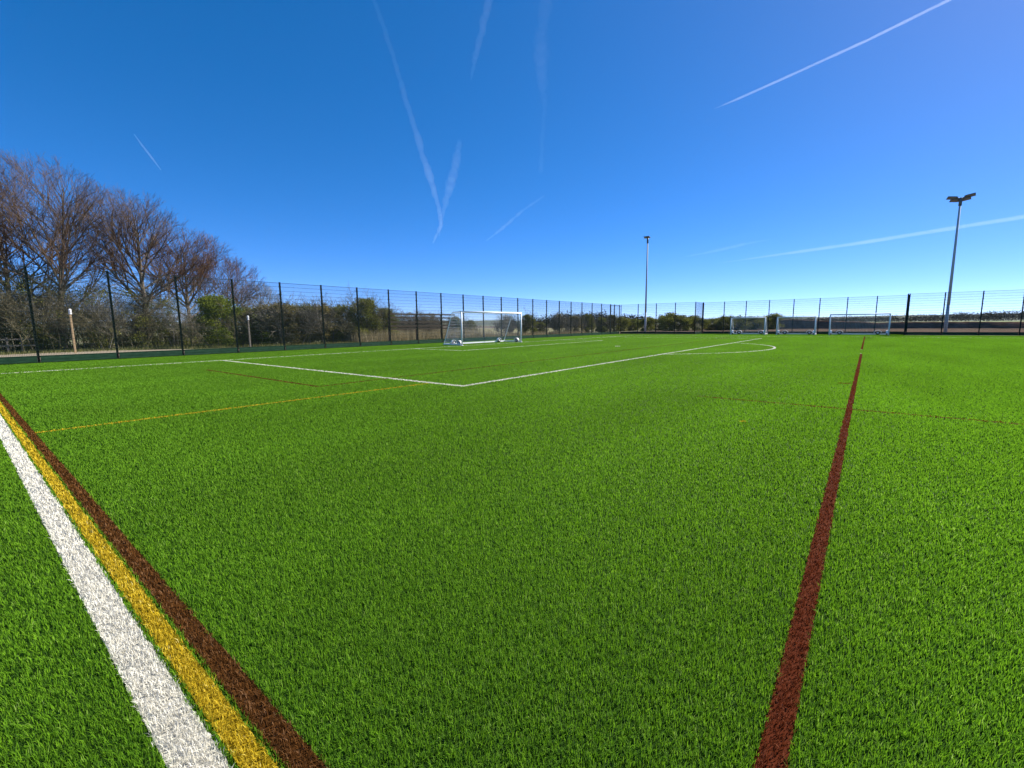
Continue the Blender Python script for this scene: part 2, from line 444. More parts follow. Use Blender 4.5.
far_sheet('earth_mound', 74*S, 77*S, -120*S, 22*S, 24, 420, mound_h, MAT['mound'])
far_sheet('green_field', 78*S, 420*S, -420*S, 10*S, 4, 4, lambda x, y, u, v: .35+u*.3, MAT['field_green'])
far_sheet('tan_field', 24*S, 110*S, 31*S, 120*S, 4, 4, lambda x, y, u, v: .02, MAT['field_tan'])
far_sheet('brown_field', 110*S, 320*S, 60*S, 330*S, 4, 4, lambda x, y, u, v: .0+.05*u, MAT['field_brown'])
def hills(name, dist, prof, seed, mat, depth=600):
    mb = MB(); n = 160
    a0, a1 = math.radians(-30), math.radians(110)
    for i in range(n+1):
        a = a0+(a1-a0)*i/n
        h = prof(math.degrees(a))*(1+.35*mnoise.noise((a*9, seed, 0))+.12*mnoise.noise((a*31, seed, 0)))
        for r, z in ((dist, -6), (dist+depth*.5, h*.7), (dist+depth, h), (dist+depth*2, h*.8)):
            mb.v.append((r*math.cos(a), r*math.sin(a), z))
    for i in range(n):
        for j in range(3):
            k = i*4+j; mb.f.append((k, k+4, k+5, k+1))
    return tag(mb.build(name, mat, smooth=True), kind='structure')
hills('hills', 2600, lambda a: 34 if a > 20 else 30, 2.0, MAT['hills'])

# ------------------------------------------------------------------ fence
def panel_mesh(length):
    mb = MB()
    z0, z1 = .06, HF-.03
    rows = 17
    for i in range(rows+1):
        z = z0+(z1-z0)*i/rows
        for dy in (-.007, .007): mb.box((length/2, dy, z), (length, .010, .012 if i < rows else .02))
    k = int(length/.05)
    for i in range(k+1):
        mb.box((length*i/k, 0, (z0+z1)/2), (.0062, .0062, z1-z0))
    me = bpy.data.meshes.new('mesh_panel'); me.from_pydata(mb.v, [], mb.f); me.update(); me.materials.append(MAT['fence_wire'])
    return me
def post_mesh(w=.075, d=.08):
    mb = MB()
    mb.box((0, 0, HF/2), (w, d, HF)); mb.box((0, 0, HF+.008), (w+.012, d+.012, .02))
    for i in range(9): mb.box((0, 0, .25+i*(HF-.5)/8), (w+.02, d+.05, .05))
    mb.box((0, 0, .006), (w+.10, d+.10, .012))
    me = bpy.data.meshes.new('post'); me.from_pydata(mb.v, [], mb.f); me.update(); me.materials.append(MAT['fence_paint'])
    return me
PM = {}
POST = post_mesh()
def kick_mesh(length):
    mb = MB()
    mb.box((length/2, 0, .15), (length-.11, .045, .27)); mb.box((length/2, .0, .29), (length-.11, .065, .02))
    mb.box((length/2, -.026, .15), (length-.11, .006, .02))
    me = bpy.data.meshes.new('kickboard'); me.from_pydata(mb.v, [], mb.f); me.update(); me.materials.append(MAT['kick'])
    return me
def fence(points, label, group=None, inward=1):
    """points: post positions in order; one bay between each two"""
    root = empty('mesh_fence', (points[0][0], points[0][1], 0))
    tag(root, label, 'fence')
    o0 = Vector((points[0][0], points[0][1], 0))
    for p in points:
        o = link_mesh('post', POST, None, root); o.location = Vector((p[0], p[1], 0))-o0
    for a, b in zip(points[:-1], points[1:]):
        d = Vector((b[0]-a[0], b[1]-a[1], 0)); L = round(d.length, 3)
        if L not in PM: PM[L] = (panel_mesh(L), kick_mesh(L))
        rz = math.atan2(d.y, d.x); off = Vector((-d.y, d.x, 0)).normalized()*(.055*inward)
        for nm, me, s in (('mesh_panel', PM[L][0], 1.0), ('kickboard', PM[L][1], 1.0)):
            o = link_mesh(nm, me, None, root); o.location = Vector((a[0], a[1], 0))-o0-off*s; o.rotation_euler = (0, 0, rz)
    return root
SPL, SPF = 1.8531*S, 1.8103*S
left_pts = [((3.5337-1.8531*3)*S+SPL*i, 19.869*S) for i in range(24)]
fence(left_pts, 'long dark green mesh fence with kickboard along the left side, trees behind it', inward=1)
lx = left_pts[-1][0]
fence([(42.494*S, (19.6316)*S-SPF*i) for i in range(5)], 'dark mesh fence behind the pitch from the corner gate to the goal recess', inward=-1)
fence([(42.494*S, 12.39*S), (44.3476*S, 12.273*S)], 'single bay return of mesh fence at the left end of the goal recess', inward=1)
fence([(44.3476*S, 12.273*S-.11-SPF*i*.9945) for i in range(9)], 'mesh fence across the back of the recess behind the three small goals', inward=-1)
fence([(44.3476*S, -2.235*S), (42.494*S, -2.08*S)], 'single bay return of mesh fence at the right end of the goal recess', inward=1)
fence([(42.494*S, -2.08*S-.12-SPF*i) for i in range(9)], 'dark mesh fence right of the goal recess, below the right mast', inward=-1)
# corner gate
g0 = Vector((lx+.12, 19.869*S, 0)); g1 = Vector((42.494*S-.12, 19.75*S, 0))
root = empty('pitch_gate', g0); tag(root, 'narrow dark mesh gate in the far left corner between the two fences', 'gate')
dd = g1-g0; L = dd.length; rz = math.atan2(dd.y, dd.x); root.rotation_euler = (0, 0, rz)
o = link_mesh('post', POST, None, root); o = link_mesh('post', POST, None, root); o.location = (L, 0, 0)
mid = L*.42
o = link_mesh('post', POST, None, root); o.location = (mid, 0, 0)
mb = MB()
for (a, b) in ((.06, mid-.06), (mid+.06, L-.06)):
    for x in (a, b): mb.box((x, 0, HF/2), (.05, .05, HF-.2))
    for z in (.12, HF*.5, HF-.12): mb.box(((a+b)/2, 0, z), (b-a-.05, .05, .05))
mb.build('gate_frame', MAT['fence_paint'], root)
o = link_mesh('mesh_panel', panel_mesh(L), None, root); o = link_mesh('kickboard', kick_mesh(L), None, root); o.location = (0, -.055, 0)
mb = MB(); mb.bar((mid+.12, -.03, 1.05), (mid+.12, -.09, 1.05), .012); mb.bar((mid+.12, -.09, 1.05), (mid+.26, -.09, 1.05), .012)
mb.build('handle', MAT['galv'], root)

# ------------------------------------------------------------------ goals
def make_goal(W, H, depth, top, label, sect=.055, wheels=(.18, .80), netgap=.12, wr=.15, gr=.20):
    """mouth along local y (0..W), goal runs back along local +x"""
    root = empty('football_goal', (0, 0, 0)); tag(root, label, 'goal')
    for y in (0, W):
        mb = MB(); mb.bar((0, y, .02), (0, y, H), sect, n=12); mb.box((0, y, .01), (sect*2.6, sect*2.6, .02)); mb.build('upright', MAT['goal_white'], root, True)
    mb = MB(); mb.bar((0, -sect, H), (0, W+sect, H), sect, n=12); mb.build('crossbar', MAT['goal_white'], root, True)
    for y in (0, W):
        mb = MB(); r = .028
        mb.tube([(0, y, H), (top*.85, y, H-.01), (top, y, H-.08), (depth*.97, y, .22), (depth, y, .07)], [r]*5, 8)
        mb.box((depth/2, y, .07), (depth-.06, .09, .09))
        mb.build('side_frame', MAT['goal_white'], root)
    mb = MB(); mb.box((depth, W/2, .07), (.10, W+.09, .10)); mb.build('rear_bar', MAT['goal_white'], root)
    for y in (0, W):
        sgn = 1 if y == 0 else -1
        for k, fx in enumerate(wheels):
            if k == 0: c = Vector((depth*fx, y+sgn*.0, .0)); ax = Vector((0, 1, 0)); cen = c+Vector((0, sgn*.12, wr))
            else: cen = Vector((depth+.0, y+sgn*W*(.12 if wr < .16 else .17), wr)); ax = Vector((1, 0, 0)); cen = cen+Vector((-.13, 0, 0))
            wl_ = empty('wheel', cen); wl_.parent = root
            mb = MB(); mb.bar(-ax*.045, ax*.045, wr, n=18); mb.build('tyre', MAT['rubber'], wl_, True)
            mb = MB(); mb.bar(-ax*.05, ax*.05, wr*.5, n=14); mb.build('hub', MAT['goal_white'], wl_, True)
            # half round guard over the wheel
            mb = MB(); side = ax.cross(Vector((0, 0, 1)))
            pts = [side*(gr*math.cos(t))+Vector((0, 0, gr*.9*math.sin(t))) for t in [PI*i/10 for i in range(11)]]
            n = len(pts)
            for p in pts:
                for s in (-.085, .085):
                    for e in (1.0, 1.14):
                        q = p*e+ax*s; mb.v.append((q.x, q.y, q.z))
            for i in range(n-1):
                a = i*4; b = a+4
                mb.f += [(a, b, b+1, a+1), (a+2, a+3, b+3, b+2), (a+1, b+1, b+3, a+3), (a, a+2, b+2, b)]
            mb.f += [(0, 1, 3, 2), ((n-1)*4, (n-1)*4+2, (n-1)*4+3, (n-1)*4+1)]
            mb.box(side*0+Vector((0, 0, .12)), (.03+.3*abs(ax.y), .03+.3*abs(ax.x), .03))
            mb.build('wheel_guard', MAT['goal_white'], wl_)
    # net: diamond-less square cords over roof, back slope and sides
    mb = MB(); cr = .0042
    ny = int(W/netgap)
    def back_pt(s):                                           # profile from crossbar over the top to the ground
        l1 = top; l2 = math.hypot(depth-top, H-.1); t = s*(l1+l2)
        if t < l1: return Vector((t, 0, H-.03*t/l1-.04*math.sin(PI*t/l1)))
        u = (t-l1)/l2
        return Vector((top+(depth-top)*u-.03*math.sin(PI*u), 0, H-.05-(H-.12)*u-.10*math.sin(PI*u)))
    L = top+math.hypot(depth-top, H); ns = int(L/netgap)
    for i in range(ny+1):
        y = W*i/ny
        sag = lambda s: 1
        mb.tube([back_pt(j/10)+Vector((0, y, 0)) for j in range(11)], [cr]*11, 3)
    for j in range(ns+1):
        p = back_pt(j/ns); mb.bar(p, p+Vector((0, W, 0)), cr, n=3, caps=False)
    for y in (.0, W):
        nz = int(H/netgap)
        for k in range(1, nz):
            z = H*k/nz; xb = depth if z < .1 else top+(depth-top)*(1-(z-.05)/(H-.05))
            xb = max(top*.9, xb)
            mb.bar((0, y, z), (xb, y, z), cr, n=3, caps=False)
        nx = int(depth/netgap)
        for k in range(1, nx):
            x = depth*k/nx; zt = H if x < top else H-(H-.08)*(x-top)/(depth-top)
            mb.bar((x, y, .08), (x, y, zt), cr, n=3, caps=False)
    mb.build('net', MAT['goal_net'], root)
    return root
g = make_goal(4.89*S, 1.675*S, 1.30*S, .66*S, 'large white football goal standing on the goal line by the left fence', wheels=(.22, .8))
g.location = (20.86*S, 15.85*S, 0); g.rotation_euler = (0, 0, PI/2)
small = make_goal(2.58*S, 1.393*S, 1.25*S, .5*S, 'leftmost of the three white goals parked in the fence recess', wheels=(.35, .8), wr=.19, gr=.29)
small.location = (41.95*S, 6.66*S, 0); small['group'] = 'white goals parked in the fence recess'
s2 = copy_tree(small); s2.location = (42.0*S, 3.22*S, 0); s2['label'] = 'middle of the three white goals parked in the fence recess'
g3 = make_goal(3.49*S, 1.521*S, 1.35*S, .5*S, 'widest of the three white goals in the recess, at the end of the red line', wheels=(.35, .8), wr=.19, gr=.29)
g3.location = (41.9*S, -1.20*S, 0); g3['group'] = 'white goals parked in the fence recess'

# ------------------------------------------------------------------ floodlight masts
def mast(loc, H, arms, label):
    root = empty('floodlight_mast', loc); tag(root, label, 'floodlight', 'floodlight masts behind the far fence')
    mb = MB(); mb.bar((0, 0, 0), (0, 0, H*.22), .15, .135, 12); mb.bar((0, 0, H*.22), (0, 0, H-.75), .135, .085, 12)
    mb.build('pole', MAT['galv'], root, True)
    mb = MB(); mb.bar((0, 0, 0), (0, 0, .03), .30, n=16)
    for i in range(6): mb.bar((.24*math.cos(i*PI/3), .24*math.sin(i*PI/3), .03), (.24*math.cos(i*PI/3), .24*math.sin(i*PI/3), .09), .02, n=6)
    mb.build('base_plate', MAT['galv'], root)
    mb = MB(); mb.bar((0, 0, H-.8), (0, 0, H-.02), .13, n=12); mb.build('head_sleeve', MAT['lamp_body'], root, True)
    mb = MB()
    for (u, v, zz) in arms: mb.bar((0, 0, H-.06), (u*.55, v*.55, H-.06+zz*.5), .05, n=8)
    mb.build('cross_arm', MAT['lamp_body'], root)
    for (u, v, zz) in arms:
        big = abs(v) > .6
        wd_ = .70 if big else (.62 if len(arms) > 2 else .40)
        sg = 1 if v > 0 else -1
        roll = .15 if len(arms) > 2 else .0
        ax = Vector((-.12, sg*math.cos(roll), math.sin(roll))).normalized()
        fwd = Vector((-1, 0, .34)); fwd = (fwd-ax*fwd.dot(ax)).normalized()
        nn = ax.cross(fwd); nn = nn if nn.z > 0 else -nn            # back of the lamp, upwards
        rot = Matrix((ax, fwd, nn)).transposed()
        fl = empty('floodlight', (u, v, H+zz)); fl.parent = root
        mb = MB(); mb.box((0, 0, 0), (wd_, .54, .06), rot)
        for k in range(9): mb.box(rot @ Vector((-wd_*.43+wd_*.107*k, 0, .042)), (.02, .48, .03), rot)
        mb.box(rot @ Vector((-wd_*.55, 0, 0)), (.14, .3, .14), rot)
        mb.build('housing', MAT['lamp_body'], fl)
        mb = MB(); mb.box(rot @ Vector((0, 0, -.036)), (wd_*.92, .47, .012), rot); mb.build('lens', MAT['lamp_glass'], fl)
    return root
mast((46*S, -4.52*S, 0), 13.75, [(-.15, .70, .04), (.20, .46, -.18), (-.15, -.68, .06), (.20, -.46, -.16)],
     'tall grey floodlight mast with two pairs of lamps behind the far fence at right')
mast((46*S, 18.47*S, 0), 13.9, [(-.30, .22, .0), (-.30, -.22, .0)],
     'tall floodlight mast with one compact head near the far left corner of the pitch')

# ------------------------------------------------------------------ posts with white boxes behind the left fence
def box_post(loc, H, label, wood='wood_new'):
    root = empty('marker_post', loc); tag(root, label, 'post', 'wooden posts behind the left fence')
    mb = MB(); mb.box((0, 0, (H-.3)/2), (.095, .095, H-.3)); mb.box((0, 0, H-.29), (.10, .10, .03)); mb.build('timber_post', MAT[wood], root)
    mb = MB(); mb.bar((0, 0, H-.27), (0, 0, H-.03), .07, .068, 10); mb.bar((0, 0, H-.03), (0, 0, H+.04), .085, .03, 10); mb.build('white_cap', MAT['box_white'], root)
    return root
p = column_on(72.5, 25.2); box_post((p.x, p.y, 0), 2.55, 'pale wooden post with white cap under the tallest bare tree')
p = column_on(249, 25.0); box_post((p.x, p.y, 0), 2.25, 'short wooden post with white cap beside the rounded green bush', 'wood_grey')
# dark bars added just behind the mesh fence for the dark bands across it
a = column_on(389, 21.0); b = column_on(455, 21.0)
root = empty('dark_bars', (a.x, a.y, 0)); tag(root, 'dark brown horizontal screen of horizontal rails behind the fence left of the large goal', 'bars')
Ls = (b-a).length
for px in (389.6, 417.0, 441.8):                             # uprights stand in line with the fence posts
    xp = column_on(px, 21.0).x-a.x
    mb = MB(); mb.box((xp, .08, 1.22), (.09, .09, 2.44)); mb.build('post', MAT['bar_dark'], root)
for z in (1.18, 1.42, 1.74, 2.10, 2.38):
    mb = MB(); mb.box((Ls/2, 0, z), (Ls, .035, .12)); mb.build('rail', MAT['bar_dark'], root)
# low rail fence among the trees
a = column_on(-10, 30.2); b = column_on(34, 30.2)
root = empty('rail_fence', (a.x, a.y, 0)); tag(root, 'low weathered wooden rail fence among the trees at the far left', 'rail fence')
Lr = (b-a).length
for i in range(4):
    mb = MB(); mb.box((Lr*i/3, .06, .47), (.10, .10, .94)); mb.build('post', MAT['wood_grey'], root)
for z in (.42, .82):
    mb = MB(); mb.box((Lr/2, 0, z), (Lr, .045, .10)); mb.build('rail', MAT['wood_grey'], root)

# ------------------------------------------------------------------ trees
def bare_tree(H, spread, seed, n_prim=24, low=.22, trunk_r=.22, steep=0.0, fill=1.0, cz=.60):
    """trunk with limbs that run out to a domed crown outline; returns (trunk MB, crown MB)"""
    rd = random.Random(seed)
    tk, cr = MB(), MB()
    zc = H*cz; rz = H-zc; rzl = zc-H*low*.55
    def rvec(s): return Vector((rd.gauss(0, s), rd.gauss(0, s), rd.gauss(0, s)))
    lump = [(Vector((rd.gauss(0, 1), rd.gauss(0, 1), rd.gauss(0, .7))).normalized(), rd.uniform(-.16, .12)) for _ in range(14)]
    def room(p, d):
        """distance from p along d to the crown outline"""
        lo, hi = 0.0, 2.2*H
        for _ in range(14):
            m = (lo+hi)/2; q = p+d*m; h = q.z-zc
            v = Vector((q.x/spread, q.y/spread, h/(rz if h > 0 else rzl)))
            n = v.length; u = v/max(n, 1e-6); lim = 1.0
            for a, k in lump: lim += k*max(0, u.dot(a)-.6)*2
            if n < lim: lo = m
            else: hi = m
        return lo
    def branch(p, d, L, r, level):
        n = (0, 7, 5, 3, 2)[level]
        pts = [p.copy()]; rad = [r]; dirs = []; q = p.copy(); dd = d.normalized()
        wob = (0, .055, .075, .10, .12)[level]
        for i in range(n):
            dd = (dd+rvec(wob)+Vector((0, 0, (0, .045, .04, .03, .02)[level]))).normalized()
            q = q+dd*(L/n); pts.append(q.copy()); dirs.append(dd.copy()); rad.append(max(r*(1-.85*(i+1)/n), .0042))
        (tk if level <= 1 else cr).tube(pts, rad, 6 if level <= 1 else (4 if level == 2 else 3))
        if level >= 4: return
        cnt = max(1, int(L*(0, 2.9, 4.3, 6.5)[level]*fill))
        for c in range(cnt):
            t = (.22, .22, .15, .1)[level]+(.80)*(c+rd.random())/cnt
            t = min(t, .99); k = min(n-1, int(t*n)); bp = pts[k].lerp(pts[k+1], t*n-k); bd = dirs[k]
            side = bd.cross(rvec(1)).normalized()
            ang = rd.uniform(.40, .75) if level < 3 else rd.uniform(.35, .7)
            nd = (bd*math.cos(ang)+side*math.sin(ang)+Vector((0, 0, .12))).normalized()
            rm = room(bp, nd)
            want = (0, L*rd.uniform(.40, .62)*(1.15-.5*t), L*rd.uniform(.38, .6)*(1.1-.4*t), rd.uniform(.16, .42))[level]
            LL = min(want, rm+rd.uniform(-.05, .25))
            if LL > .10: branch(bp, nd, LL, max(.0048, rad[k]*(.5, .62, .55, .5)[level]), level+1)
        for c in range(2): branch(pts[-1], (dirs[-1]+rvec(.22)).normalized(), rd.uniform(.2, .5), max(.0045, rad[-1]), 4)
    n = 14; q = Vector((0, 0, -.1)); pts = [q.copy()]; rad = [trunk_r*1.4]; dd = Vector((0, 0, 1))
    for i in range(n):
        dd = (dd+Vector((rd.gauss(0, .028), rd.gauss(0, .028), .06))).normalized()
        q = q+dd*(H*.90/n); pts.append(q.copy()); rad.append(trunk_r*max(.07, (1-.93*((i+1)/n)**.9)))
    tk.tube(pts, rad, 8)
    for c in range(n_prim):
        t = low+(.97-low)*((c+rd.random())/n_prim)
        k = min(n-1, int(t*n)); bp = pts[k].lerp(pts[k+1], t*n-k)
        az = c*2.4+rd.uniform(-.5, .5); f = (t-low)/(1-low)
        el = rd.uniform(.42, .72)+f*.42+steep
        d = Vector((math.cos(az)*math.cos(el), math.sin(az)*math.cos(el), math.sin(el)))
        L = room(bp, d)*rd.uniform(.85, 1.02)
        if L > .4: branch(bp, d, L, max(.022, min(rad[k]*.55, .018+L*.012)), 1)
    return tk, cr
TREES = []
def place_tree(px, d2, args, label, group, mats=('bark', 'twig')):
    p = column_on(px, d2)
    root = empty('bare_tree', p); tag(root, label, 'tree', group)
    tk, cr = bare_tree(**args)
    tk.build('trunk', MAT[mats[0]], root); cr.build('crown', MAT[mats[1]], root)
    return root
TG = 'bare trees behind the left fence'
place_tree(60, 31, dict(H=12.5, spread=4.7, seed=3, n_prim=28, low=.2, fill=.84, trunk_r=.22, cz=.58, steep=.12), 'tallest bare tree with a straight pale trunk behind the first wooden post', TG, ('bark', 'twig'))
place_tree(148, 31.5, dict(H=11.6, spread=4.9, seed=12, fill=.82, n_prim=30, low=.24, trunk_r=.26, cz=.50), 'broad bare tree with fan of dark limbs between the second and third fence posts', TG, ('bark', 'twig'))
place_tree(191, 33, dict(H=9.4, spread=5.2, seed=23, fill=.85, n_prim=28, low=.26, trunk_r=.20, cz=.48), 'reddish bare tree leaning right above the rounded green bush', TG, ('bark', 'twig_red'))
place_tree(16, 33.5, dict(H=11.8, spread=5.0, seed=31, n_prim=24, low=.18, fill=.75, trunk_r=.22, cz=.56), 'bare tree at the far left edge with grey twigs', TG, ('bark', 'twig'))
place_tree(-36, 32, dict(H=11.9, spread=4.8, seed=37, n_prim=22, low=.18, fill=.75, trunk_r=.22, cz=.56), 'bare tree cut off by the left edge of the picture', TG, ('bark', 'twig_red'))
place_tree(227, 35, dict(H=8.3, spread=4.8, seed=41, n_prim=22, low=.22, trunk_r=.13, cz=.45), 'small reddish bare tree at the right end of the tree row', TG, ('bark', 'twig_red'))
place_tree(258, 36, dict(H=5.9, spread=3.2, seed=43, n_prim=18, low=.25, trunk_r=.10, cz=.5), 'small pale grey bare tree rising above the brown hedge', TG, ('bark', 'twig_grey'))

# ------------------------------------------------------------------ shrubs
def leaf_cloud(clumps, n, size, seed, flat=.0):
    """clumps: list of (centre, radii). leaf quads spread through the volume"""
    r = np.random.default_rng(seed)
    C = np.array([c for c, _ in clumps]); Rr = np.array([q for _, q in clumps])
    wts = Rr.prod(1)**(2/3); idx = r.choice(len(C), n, p=wts/wts.sum())
    d = r.normal(size=(n, 3)); d /= np.linalg.norm(d, axis=1)[:, None]
    P = C[idx]+d*Rr[idx]*(r.random(n)**.45)[:, None]*(1+.15*r.normal(size=n))[:, None]
    P[:, 2] = np.abs(P[:, 2])
    a = r.normal(size=(n, 3)); a /= np.linalg.norm(a, axis=1)[:, None]
    b = np.cross(a, r.normal(size=(n, 3))); b /= np.linalg.norm(b, axis=1)[:, None]
    s = size*r.uniform(.6, 1.4, n)
    V = np.stack([P-a*s[:, None], P+b*(s*.55)[:, None], P+a*s[:, None], P-b*(s*.55)[:, None]], 1).reshape(-1, 3)
    q = np.arange(n*4).reshape(-1, 4)
    cl = r.random(len(C))
    rnd = np.clip(.45*cl[idx]+.55*r.random(n), 0, 1)
    return V, q, np.repeat(rnd, 4)
def shrub_meshes(W, D, H, seed, n_leaf, leaf, leafmat, twigmat, n_stem=14, bare=.15, n_clump=26, twig_dens=1.0, reach=(.55, .78)):
    rd = random.Random(seed)
    mb = MB()
    def sub(p, d, L, r, lev):
        n = 3; pts = [p]; rad = [r]; q = p; dd = d
        for i in range(n):
            dd = (dd+Vector((rd.gauss(0, .16), rd.gauss(0, .16), rd.gauss(0, .1)+.05))).normalized(); q = q+dd*(L/n)
            if q.z < .05: q.z = .05
            pts.append(q); rad.append(max(.005, r*(1-.75*(i+1)/n)))
        mb.tube(pts, rad, 5 if lev == 0 else 3)
        if lev >= 3: return
        for c in range(int((6, 5, 4)[lev]*twig_dens)):
            t = .25+.75*rd.random(); k = min(n-1, int(t*n)); bp = pts[k].lerp(pts[k+1], t*n-k)
            nd = (dd+Vector((rd.gauss(0, .6), rd.gauss(0, .6), rd.gauss(0, .4)))).normalized()
            sub(bp, nd, L*rd.uniform(.4, .65), max(.005, rad[k]*.6), lev+1)
    for i in range(n_stem):
        a = rd.random()*6.28; rr = rd.random()**.5
        p = Vector((W*.42*rr*math.cos(a), D*.42*rr*math.sin(a), -.05))
        d = Vector((math.cos(a)*.35*rr+rd.gauss(0, .15), math.sin(a)*.35*rr+rd.gauss(0, .15), 1)).normalized()
        sub(p, d, H*rd.uniform(*reach)*(1-.25*rr*rr), .025+.02*rd.random(), 0)
    clumps = []
    for i in range(n_clump):
        a = rd.random()*6.28; rr = rd.random()**.5; z = bare*H+(H*(1-bare))*rd.random()
        lim = math.sqrt(max(.05, 1-((z/H)-.35)**2/.50))
        s = .14*(W+D)/2*rd.uniform(.6, 1.35)
        clumps.append(((W*.43*rr*lim*math.cos(a), D*.43*rr*lim*math.sin(a), min(z, H-s*.4)), (s, s, s*.75)))
    V, q, rnd = leaf_cloud(clumps, n_leaf, leaf, seed)
    me = np_mesh('foliage', V, q, None, {'rnd': rnd}); me.materials.append(MAT[leafmat])
    st = bpy.data.meshes.new('stems'); st.from_pydata(mb.v, [], mb.f); st.update(); st.materials.append(MAT[twigmat])
    return st, me
def shrub(name, loc, meshes, label, cat, group, rz=0, sc=1):
    root = empty(name, loc, rz); root.scale = (sc, sc, sc); tag(root, label, cat, group)
    link_mesh('stems', meshes[0], None, root); link_mesh('foliage', meshes[1], None, root)
    return root
def seen(px, d2, W, H): return W, H
# understorey thicket beneath the bare trees (x 0..235 in the photo)
TH = [shrub_meshes(5.6, 3.6, 5.2, 51+i, 3400, .055, ['leaf_olive', 'leaf_dark', 'leaf_olive'][i], ['twig_olive', 'twig_grey', 'twig_olive'][i], 20, .05, 34, 1.25) for i in range(3)]
thl = [(-70, 31, 1.0, 'twiggy olive thicket at the left edge of the picture under the trees'),
 (-20, 34.5, 1.05, 'olive thicket behind the rail fence at the far left'),
 (12, 32.5, 1.1, 'dense twiggy thicket just right of the left picture edge'),
 (42, 30.6, .92, 'dark twiggy thicket left of the tallest bare tree'),
 (88, 31.2, .95, 'olive twiggy thicket right of the tallest bare tree'),
 (120, 30.4, .85, 'grey twiggy thicket left of the broad bare tree'),
 (146, 32.6, .88, 'dark twiggy thicket around the trunk of the broad bare tree'),
 (170, 30.6, .78, 'olive twiggy thicket left of the rounded green bush'),
 (205, 37, .85, 'twiggy thicket seen behind the rounded green bush')]
for i, (px, d2, sc, lb) in enumerate(thl):
    shrub('thicket', column_on(px, d2), TH[i % 3], lb, 'shrub', 'thicket under the bare trees', i*1.3, sc)
LOW = [shrub_meshes(3.6, 2.2, 1.5, 81+i, 2600, .05, ['leaf_dark', 'leaf_dark'][i], 'twig_olive', 16, .0, 26) for i in range(2)]
for i, (px, d2, lb) in enumerate([(-10, 32.0, 'low dark shrub beside the rail fence'), (48, 32.4, 'low dark shrub at the foot of the tallest bare tree'), (98, 32.2, 'low dark shrub between the two biggest bare trees'),
                                  (133, 31.8, 'low dark shrub left of the broad bare tree trunk'), (165, 31.6, 'low dark shrub right of the broad bare tree trunk'), (186, 31.0, 'low dark shrub against the left side of the green bush')]):
    shrub('low_shrub', column_on(px, d2), LOW[i % 2], lb, 'shrub', 'low shrubs under the bare trees', i*.9, 1.0)
# rounded green bush
GB = shrub_meshes(4.8, 3.4, 3.7, 91, 14000, .065, 'leaf_green', 'twig_olive', 12, .0, 44)
shrub('green_bush', column_on(219, 27.6), GB, 'rounded yellow-green leafy bush right of the broad bare tree', 'bush', None)
GB2 = shrub_meshes(2.6, 2.2, 2.4, 93, 3800, .055, 'leaf_green', 'twig_olive', 10, .0, 26)
shrub('green_bush', column_on(262, 26.8), GB2, 'smaller green leafy bush just right of the short wooden post', 'bush', None)
# hedge: brown and olive hawthorns, x 255..620
HB = [shrub_meshes(3.6, 2.4, 2.85, 101, 13000, .056, 'leaf_olive', 'twig_olive', 16, .06, 48, 1.2, (.7, .95)),
      shrub_meshes(3.6, 2.4, 2.85, 103, 12000, .056, 'leaf_brown', 'twig_grey', 16, .08, 48, 1.2, (.7, .98)),
      shrub_meshes(3.6, 2.6, 3.6, 105, 17000, .05, 'leaf_olive', 'twig_olive', 20, .05, 85, 1.1, (.65, .85)),
      shrub_meshes(3.4, 2.4, 3.0, 107, 1500, .045, 'leaf_brown', 'twig_grey', 22, .12, 30, 1.5)]
hl = [(252, 28.4, 0, 1.05, 'dark hedge bush directly behind the short wooden post'), (268, 28.0, 1, 1.1, 'brown hedge bush behind the smaller green bush'),
 (284, 26.6, 1, 1.14, 'brown hawthorn bush left in the hedge, beside the smaller green bush'),
 (303, 26.8, 0, 1.14, 'dark hawthorn bush in the hedge behind the fifth fence post'),
 (322, 26.6, 1, 1.14, 'brown hawthorn bush in the middle of the dark hedge'),
 (343, 26.4, 0, 1.14, 'dark hawthorn bush left of the tall olive bush'),
 (366, 25.6, 2, 1.08, 'tall rounded olive bush rising above the hedge'),
 (386, 25.9, 2, .86, 'olive bush at the right end of the dark hedge'),
 (407, 26.6, 3, .95, 'thin grey twiggy bush over dry grass left of the large goal'),
 (430, 26.8, 3, .92, 'thin twiggy bush over dry grass behind the goal side net'),
 (455, 26.5, 2, .66, 'small olive bush seen through the left of the large goal'),
 (470, 26.2, 2, .55, 'low olive bush seen through the middle of the large goal'),
 (507, 25.0, 3, .88, 'grey twiggy bush seen through the right side of the large goal'),
 (528, 24.6, 2, .75, 'olive bush just right of the large goal'),
 (540, 24.9, 0, .60, 'low dark bush in the gap right of the large goal'),
 (560, 24.4, 3, .98, 'brown twiggy bush standing out beyond the goal against the sky'),
 (574, 24.6, 1, .92, 'brown bush right of the tallest twiggy bush near the corner'),
 (588, 24.2, 2, .80, 'green olive bush near the corner gate'),
 (601, 24.6, 0, .86, 'dark bush near the corner gate'),
 (612, 24.0, 2, .8, 'olive bush behind the corner gate')]
for i, (px, d2, k, sc, lb) in enumerate(hl):
    shrub('hedge_bush', column_on(px, d2), HB[k], lb, 'bush', 'bushes along the left fence', i*1.1, sc)
